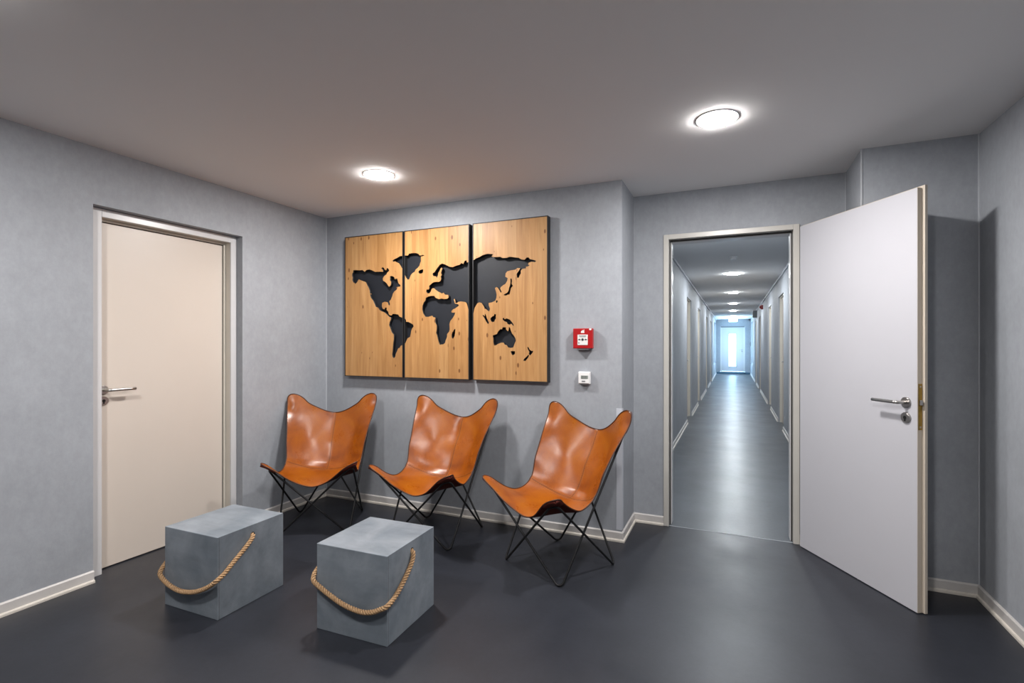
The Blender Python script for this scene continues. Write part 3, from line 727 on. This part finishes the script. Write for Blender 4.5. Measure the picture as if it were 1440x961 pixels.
def butterfly(label, pos, rot, dents=(), mods=None):
    root = empty('butterfly_chair', (pos[0], pos[1], 0), rot, label, 'chair', 'cognac leather butterfly chairs')
    P = {'L': (-FW, -FD, RR - .012), 'F': (FW, -FD, RR - .012), 'R': (FW, FD, RR - .012), 'B': (-FW, FD, RR - .012),
         'fl': (-TF[0], -TF[1], TF[2]), 'fr': (TF[0], -TF[1], TF[2]), 'bl': (-TB[0], TB[1] + .016, TB[2] - .02), 'br': (TB[0], TB[1] + .016, TB[2] - .02)}
    for names in (('fl', 'F', 'br', 'B'), ('fr', 'L', 'bl', 'R')):
        pts = fillet_loop([P[k] for k in names], [.034, .026, .034, .026])
        zmin = min(p.z for p in pts)
        bm = bmesh.new()
        pts = [p + Vector((0, 0, (RR - zmin) * max(0, 1 - p.z / .3))) for p in pts]
        # keep the tips of the rods under the leather pockets
        tube(bm, pts, RR, 10, closed=True); obj('frame_rod', bm, 'rod', root)
    src = []; dst = []
    def an(u, v, x, y, z):
        src.append((u, v)); dst.append((x, y, z))
        if u: src.append((-u, v)); dst.append((-x, y, z))
    AN = dict(crease=(0, 0, 0, .085, .365), b1=(0, .23, 0, .205, .545), top=(0, .46, 0, .332, .752),
              s1=(0, -.18, 0, -.10, .335), front=(0, -.367, 0, -.279, .328),
              bt=(.338, .548, .308, .246, .868), bt2=(.36, .60, .322, .254, .908), bt3=(.385, .51, .334, .238, .835), bt4=(.28, .585, .245, .268, .884), bt5=(.366, .40, .319, .180, .752),
              ft=(.318, -.415, .276, -.316, .494), ft2=(.345, -.452, .298, -.340, .502), ft3=(.275, -.455, .238, -.338, .470), ft4=(.352, -.38, .298, -.288, .492),
              side=(.262, -.15, .272, -.115, .392), cs=(.268, 0.0, .268, .010, .445),
              be=(.335, .28, .299, .118, .660), be2=(.298, .14, .281, .060, .560), fe=(.305, -.26, .288, -.205, .436),
              bq=(.17, .25, .165, .205, .580), bq2=(.16, .44, .158, .280, .770), bq3=(.26, .47, .252, .234, .795),
              fq=(.16, -.2, .158, -.120, .362), fq2=(.16, -.37, .152, -.288, .388),
              cq=(.14, .0, .14, .068, .385))
    if mods: AN.update(mods)
    for kk in AN.values(): an(*kk)
    f = tps(src, dst)
    def F3(u, v):
        p = f(u, v)
        for (du, dv_, r, dx, dy, dz) in dents:
            k = math.exp(-((u - du) ** 2 + (v - dv_) ** 2) / (r * r)); p += Vector((dx, dy, dz)) * k
        # stitched fold along the back/seat seam and the centre seam of the back
        k = math.exp(-(v / .012) ** 2) * .004; p += Vector((0, -.5, .6)) * k
        e0 = max(0, 1 - (u / .30) ** 2)
        p += Vector((0, .010, -.008)) * e0 * math.exp(-abs(v) / .045)
        if v > 0:
            fade = min(1, v / .06)
            p += Vector((0, -.9, .25)) * .0022 * math.exp(-(u / .009) ** 2) * fade + Vector((0, .024, -.003)) * math.exp(-abs(u) / .13) * fade
        return p
    half = [Vector((x, y, 0)) for x, y in OUT]
    loop = half + [Vector((-p.x, p.y, 0)) for p in half[-2:0:-1]]
    Lp = loop + [loop[0]]
    ex = catmull([loop[-1]] + Lp + [loop[1]], 5)[5:-5][:-1]
    c0 = Vector((0, 0.0, 0)); RN = 60
    bm = bmesh.new(); cv = bm.verts.new(F3(0, 0)); rings = []
    for j in range(1, RN + 1):
        t = (j / RN); rings.append([bm.verts.new(F3(*(c0 + (p - c0) * t).xy)) for p in ex])
    n = len(ex)
    for i in range(n):
        bm.faces.new((cv, rings[0][i], rings[0][(i + 1) % n])).smooth = True
        for j in range(RN - 1):
            bm.faces.new((rings[j][i], rings[j][(i + 1) % n], rings[j + 1][(i + 1) % n], rings[j + 1][i])).smooth = True
    edge = [v.co.copy() for v in rings[-1]]
    spokes = {}
    for i in range(n):
        if (abs(ex[i].x) < 1e-5 and ex[i].y > 0) or abs(ex[i].y) < 1e-5:
            spokes[i] = 1; chain = [cv] + [rings[j][i] for j in range(RN)]
            for a_, b_ in zip(chain, chain[1:]):
                e_ = bm.edges.get((a_, b_))
                if e_: e_.smooth = False
    bmesh.ops.recalc_face_normals(bm, faces=bm.faces)
    cv.normal_update()
    if cv.normal.z < 0: bmesh.ops.reverse_faces(bm, faces=bm.faces)
    me = bpy.data.meshes.new('leather_seat'); bm.to_mesh(me); bm.free()
    for m_ in ('leather', 'suede', 'piping'): me.materials.append(M[m_])
    o = bpy.data.objects.new('leather_seat', me); COL.objects.link(o); o.parent = root
    sd_ = o.modifiers.new('thickness', 'SOLIDIFY'); sd_.thickness = .004; sd_.offset = -1; sd_.material_offset = 1; sd_.material_offset_rim = 2
    o['label'] = 'cognac leather sling with a dark underside'
    bm = bmesh.new(); tube(bm, edge, .0036, 6, closed=True); obj('edge_piping', bm, 'piping', o)
    bm = bmesh.new()
    tube(bm, [F3(0, v_ * .01) for v_ in range(0, 46)], .0014, 5); obj('centre_seam', bm, 'piping', o)
    bm = bmesh.new()
    tube(bm, [F3(v_ * .01, 0) for v_ in range(-26, 27)], .0014, 5); obj('seat_seam', bm, 'piping', o)
    # stitches along the seams
    bm = bmesh.new()
    def nrm(u, v):
        a = F3(u + .004, v) - F3(u - .004, v); b = F3(u, v + .004) - F3(u, v - .004); q = a.cross(b).normalized(); return q if q.z > 0 else -q
    def dash(u0, v0, u1, v1):
        a = F3(u0, v0) + nrm(u0, v0) * .0008; b = F3(u1, v1) + nrm(u1, v1) * .0008; tube(bm, [a, b], .0009, 4)
    u = -.255
    while u < .25: dash(u, .010, u + .007, .010); dash(u, -.010, u + .007, -.010); u += .012
    v = .02
    while v < .45: dash(.008, v, .008, v + .007); dash(-.008, v, -.008, v + .007); v += .012
    st = obj('stitching', bm, 'stitch', o); st['kind'] = 'stuff'
    # pockets behind the four tips
    for (tu, tv_, rad) in ((.338, .548, .115), (-.338, .548, .115), (.32, -.42, .10), (-.32, -.42, .10)):
        sel = [p for p in ex if math.hypot(p.x - tu, p.y - tv_) < rad]
        # order the run of samples around the tip
        idx = [i for i, p in enumerate(ex) if math.hypot(p.x - tu, p.y - tv_) < rad]
        gap = next((k for k in range(len(idx) - 1) if idx[k + 1] - idx[k] > 1), None)
        if gap is not None: idx = idx[gap + 1:] + idx[:gap + 1]
        run = [ex[i] for i in idx]; m2 = len(run) // 2; A1 = run[:m2]; B1 = run[::-1][:m2]
        bm = bmesh.new(); rows = []; K = 6
        for a, b in zip(A1, B1):
            row = []
            for k in range(K + 1):
                t = k / K; q = a * (1 - t) + b * t; bulge = .014 * math.sin(math.pi * t) ** .5 if 0 < t < 1 else 0
                row.append(bm.verts.new(F3(q.x, q.y) - nrm(q.x, q.y) * (.006 + bulge)))
            rows.append(row)
        for r1, r2 in zip(rows, rows[1:]):
            for k in range(K): bm.faces.new((r1[k], r1[k + 1], r2[k + 1], r2[k])).smooth = True
        pk = obj('corner_pocket', bm, 'suede', root)
        s2 = pk.modifiers.new('thickness', 'SOLIDIFY'); s2.thickness = .002
    return root
butterfly('cognac leather butterfly chair in the corner beside the closed door, leftmost', (-2.752, 2.830), .500,
          dents=((-.30, .50, .05, .002, -.005, .0),))
butterfly('cognac leather butterfly chair with a creased back, between the other two chairs', (-1.864, 2.973), -.014,
          dents=((-.04, .33, .06, 0, .010, 0), (.03, .40, .05, 0, -.010, 0), (-.15, .10, .07, 0, -.008, .004)))
butterfly('cognac leather butterfly chair below the fire alarm, rightmost and nearest the corridor', (-.952, 2.874), -.462,
          dents=((-.06, .16, .08, 0, .006, 0), (-.02, .42, .07, 0, -.006, 0)))

# ------------------------------------------------------------------ concrete-look cube tables with rope handles
def resample(P, step):
    out = [P[0].copy()]; acc = 0
    for a, b in zip(P, P[1:]):
        L = (b - a).length; t = step - acc
        while t <= L: out.append(a.lerp(b, t / L)); t += step
        acc = (acc + L) % step if L else acc
        acc = L - (t - step)
    return out
def rope_mesh(path):
    P = resample(catmull(path, 14), .0028); bm = bmesh.new(); N = len(P)
    up = None; fr_ = []
    for i in range(N):
        t = (P[min(i + 1, N - 1)] - P[max(i - 1, 0)]).normalized()
        up = t.orthogonal().normalized() if up is None else (up - t * up.dot(t)).normalized(); fr_.append((up.copy(), t.cross(up)))
    for s in range(3):
        pts = []
        for i in range(N):
            a = 2 * math.pi * (i * .0028 / .040 + s / 3); pts.append(P[i] + (fr_[i][0] * math.cos(a) + fr_[i][1] * math.sin(a)) * .0066)
        tube(bm, pts, .0049, 8)
    return bm
def cube_table(label, pos, rot, w_, d_, h_, hole, rope):
    """local origin: front right foot of the cube; x runs to the left as negative"""
    r = empty('cube_table', (pos[0], pos[1], 0), rot, label, 'side table', 'grey concrete look cube tables')
    bm = bmesh.new(); box(bm, -w_, 0, 0, d_, .0, h_)
    body = obj('cube_body', bm, ['concrete', 'black'], r)
    bm = bmesh.new(); cyl(bm, (-w_ - .1, hole[0], hole[1]), (1, 0, 0), .0125, w_ + .2, 20, mi=1); ct = obj('c', bm, ['concrete', 'black'], r)
    md = body.modifiers.new('hole', 'BOOLEAN'); md.solver = 'EXACT'; md.object = ct
    bv = body.modifiers.new('bevel', 'BEVEL'); bv.width = .0022; bv.segments = 2; bv.limit_method = 'ANGLE'; bv.angle_limit = math.radians(60)
    bpy.context.view_layer.update(); me = bpy.data.meshes.new_from_object(body.evaluated_get(bpy.context.evaluated_depsgraph_get()))
    body.modifiers.clear(); body.data = me; bpy.data.objects.remove(ct)
    bx('panel_seam', -.0005, .0003, .0075, .0087, .001, h_ - .004, 'gasket', r)
    obj('rope_handle', rope_mesh(rope), 'rope', r)['label'] = 'twisted jute rope slung around the front'
    return r
w_ = .380
cube_table('grey concrete look cube table with rope, beside the closed cream door', (-2.218, 1.613), math.radians(.6), w_, .382, .3885, (.190, .338),
   [(-.03, .191, .338), (-.004, .190, .337), (.012, .180, .328), (.016, .130, .290), (.016, .070, .248), (.016, .020, .212), (.010, -.016, .192), (-.022, -.020, .168), (-.06, -.020, .147), (-.12, -.020, .122),
    (-.18, -.020, .108), (-.24, -.020, .103), (-.30, -.020, .112), (-.35, -.020, .130), (-.385, -.020, .155), (-w_ - .016, -.004, .178), (-w_ - .022, .04, .215), (-w_ - .018, .09, .260), (-w_ - .014, .14, .302), (-w_ - .010, .180, .330), (-w_ + .004, .190, .338), (-w_ + .03, .191, .338)])
w_ = .386
cube_table('grey concrete look cube table with rope, nearer the middle chair', (-1.357, 1.763), math.radians(1.6), w_, .385, .3885, (.190, .343),
   [(-.03, .191, .343), (-.004, .190, .342), (.010, .184, .332), (.015, .165, .300), (.015, .125, .262), (.015, .080, .228), (.015, .030, .200), (.010, -.014, .184), (-.025, -.019, .165), (-.06, -.019, .148), (-.11, -.019, .137),
    (-.16, -.019, .139), (-.22, -.019, .150), (-.28, -.019, .171), (-.34, -.019, .198), (-.385, -.018, .222), (-w_ - .016, -.002, .238), (-w_ - .024, .03, .255), (-w_ - .020, .09, .290), (-w_ - .014, .15, .325), (-w_ - .008, .184, .340), (-w_ + .004, .190, .343), (-w_ + .03, .191, .343)])
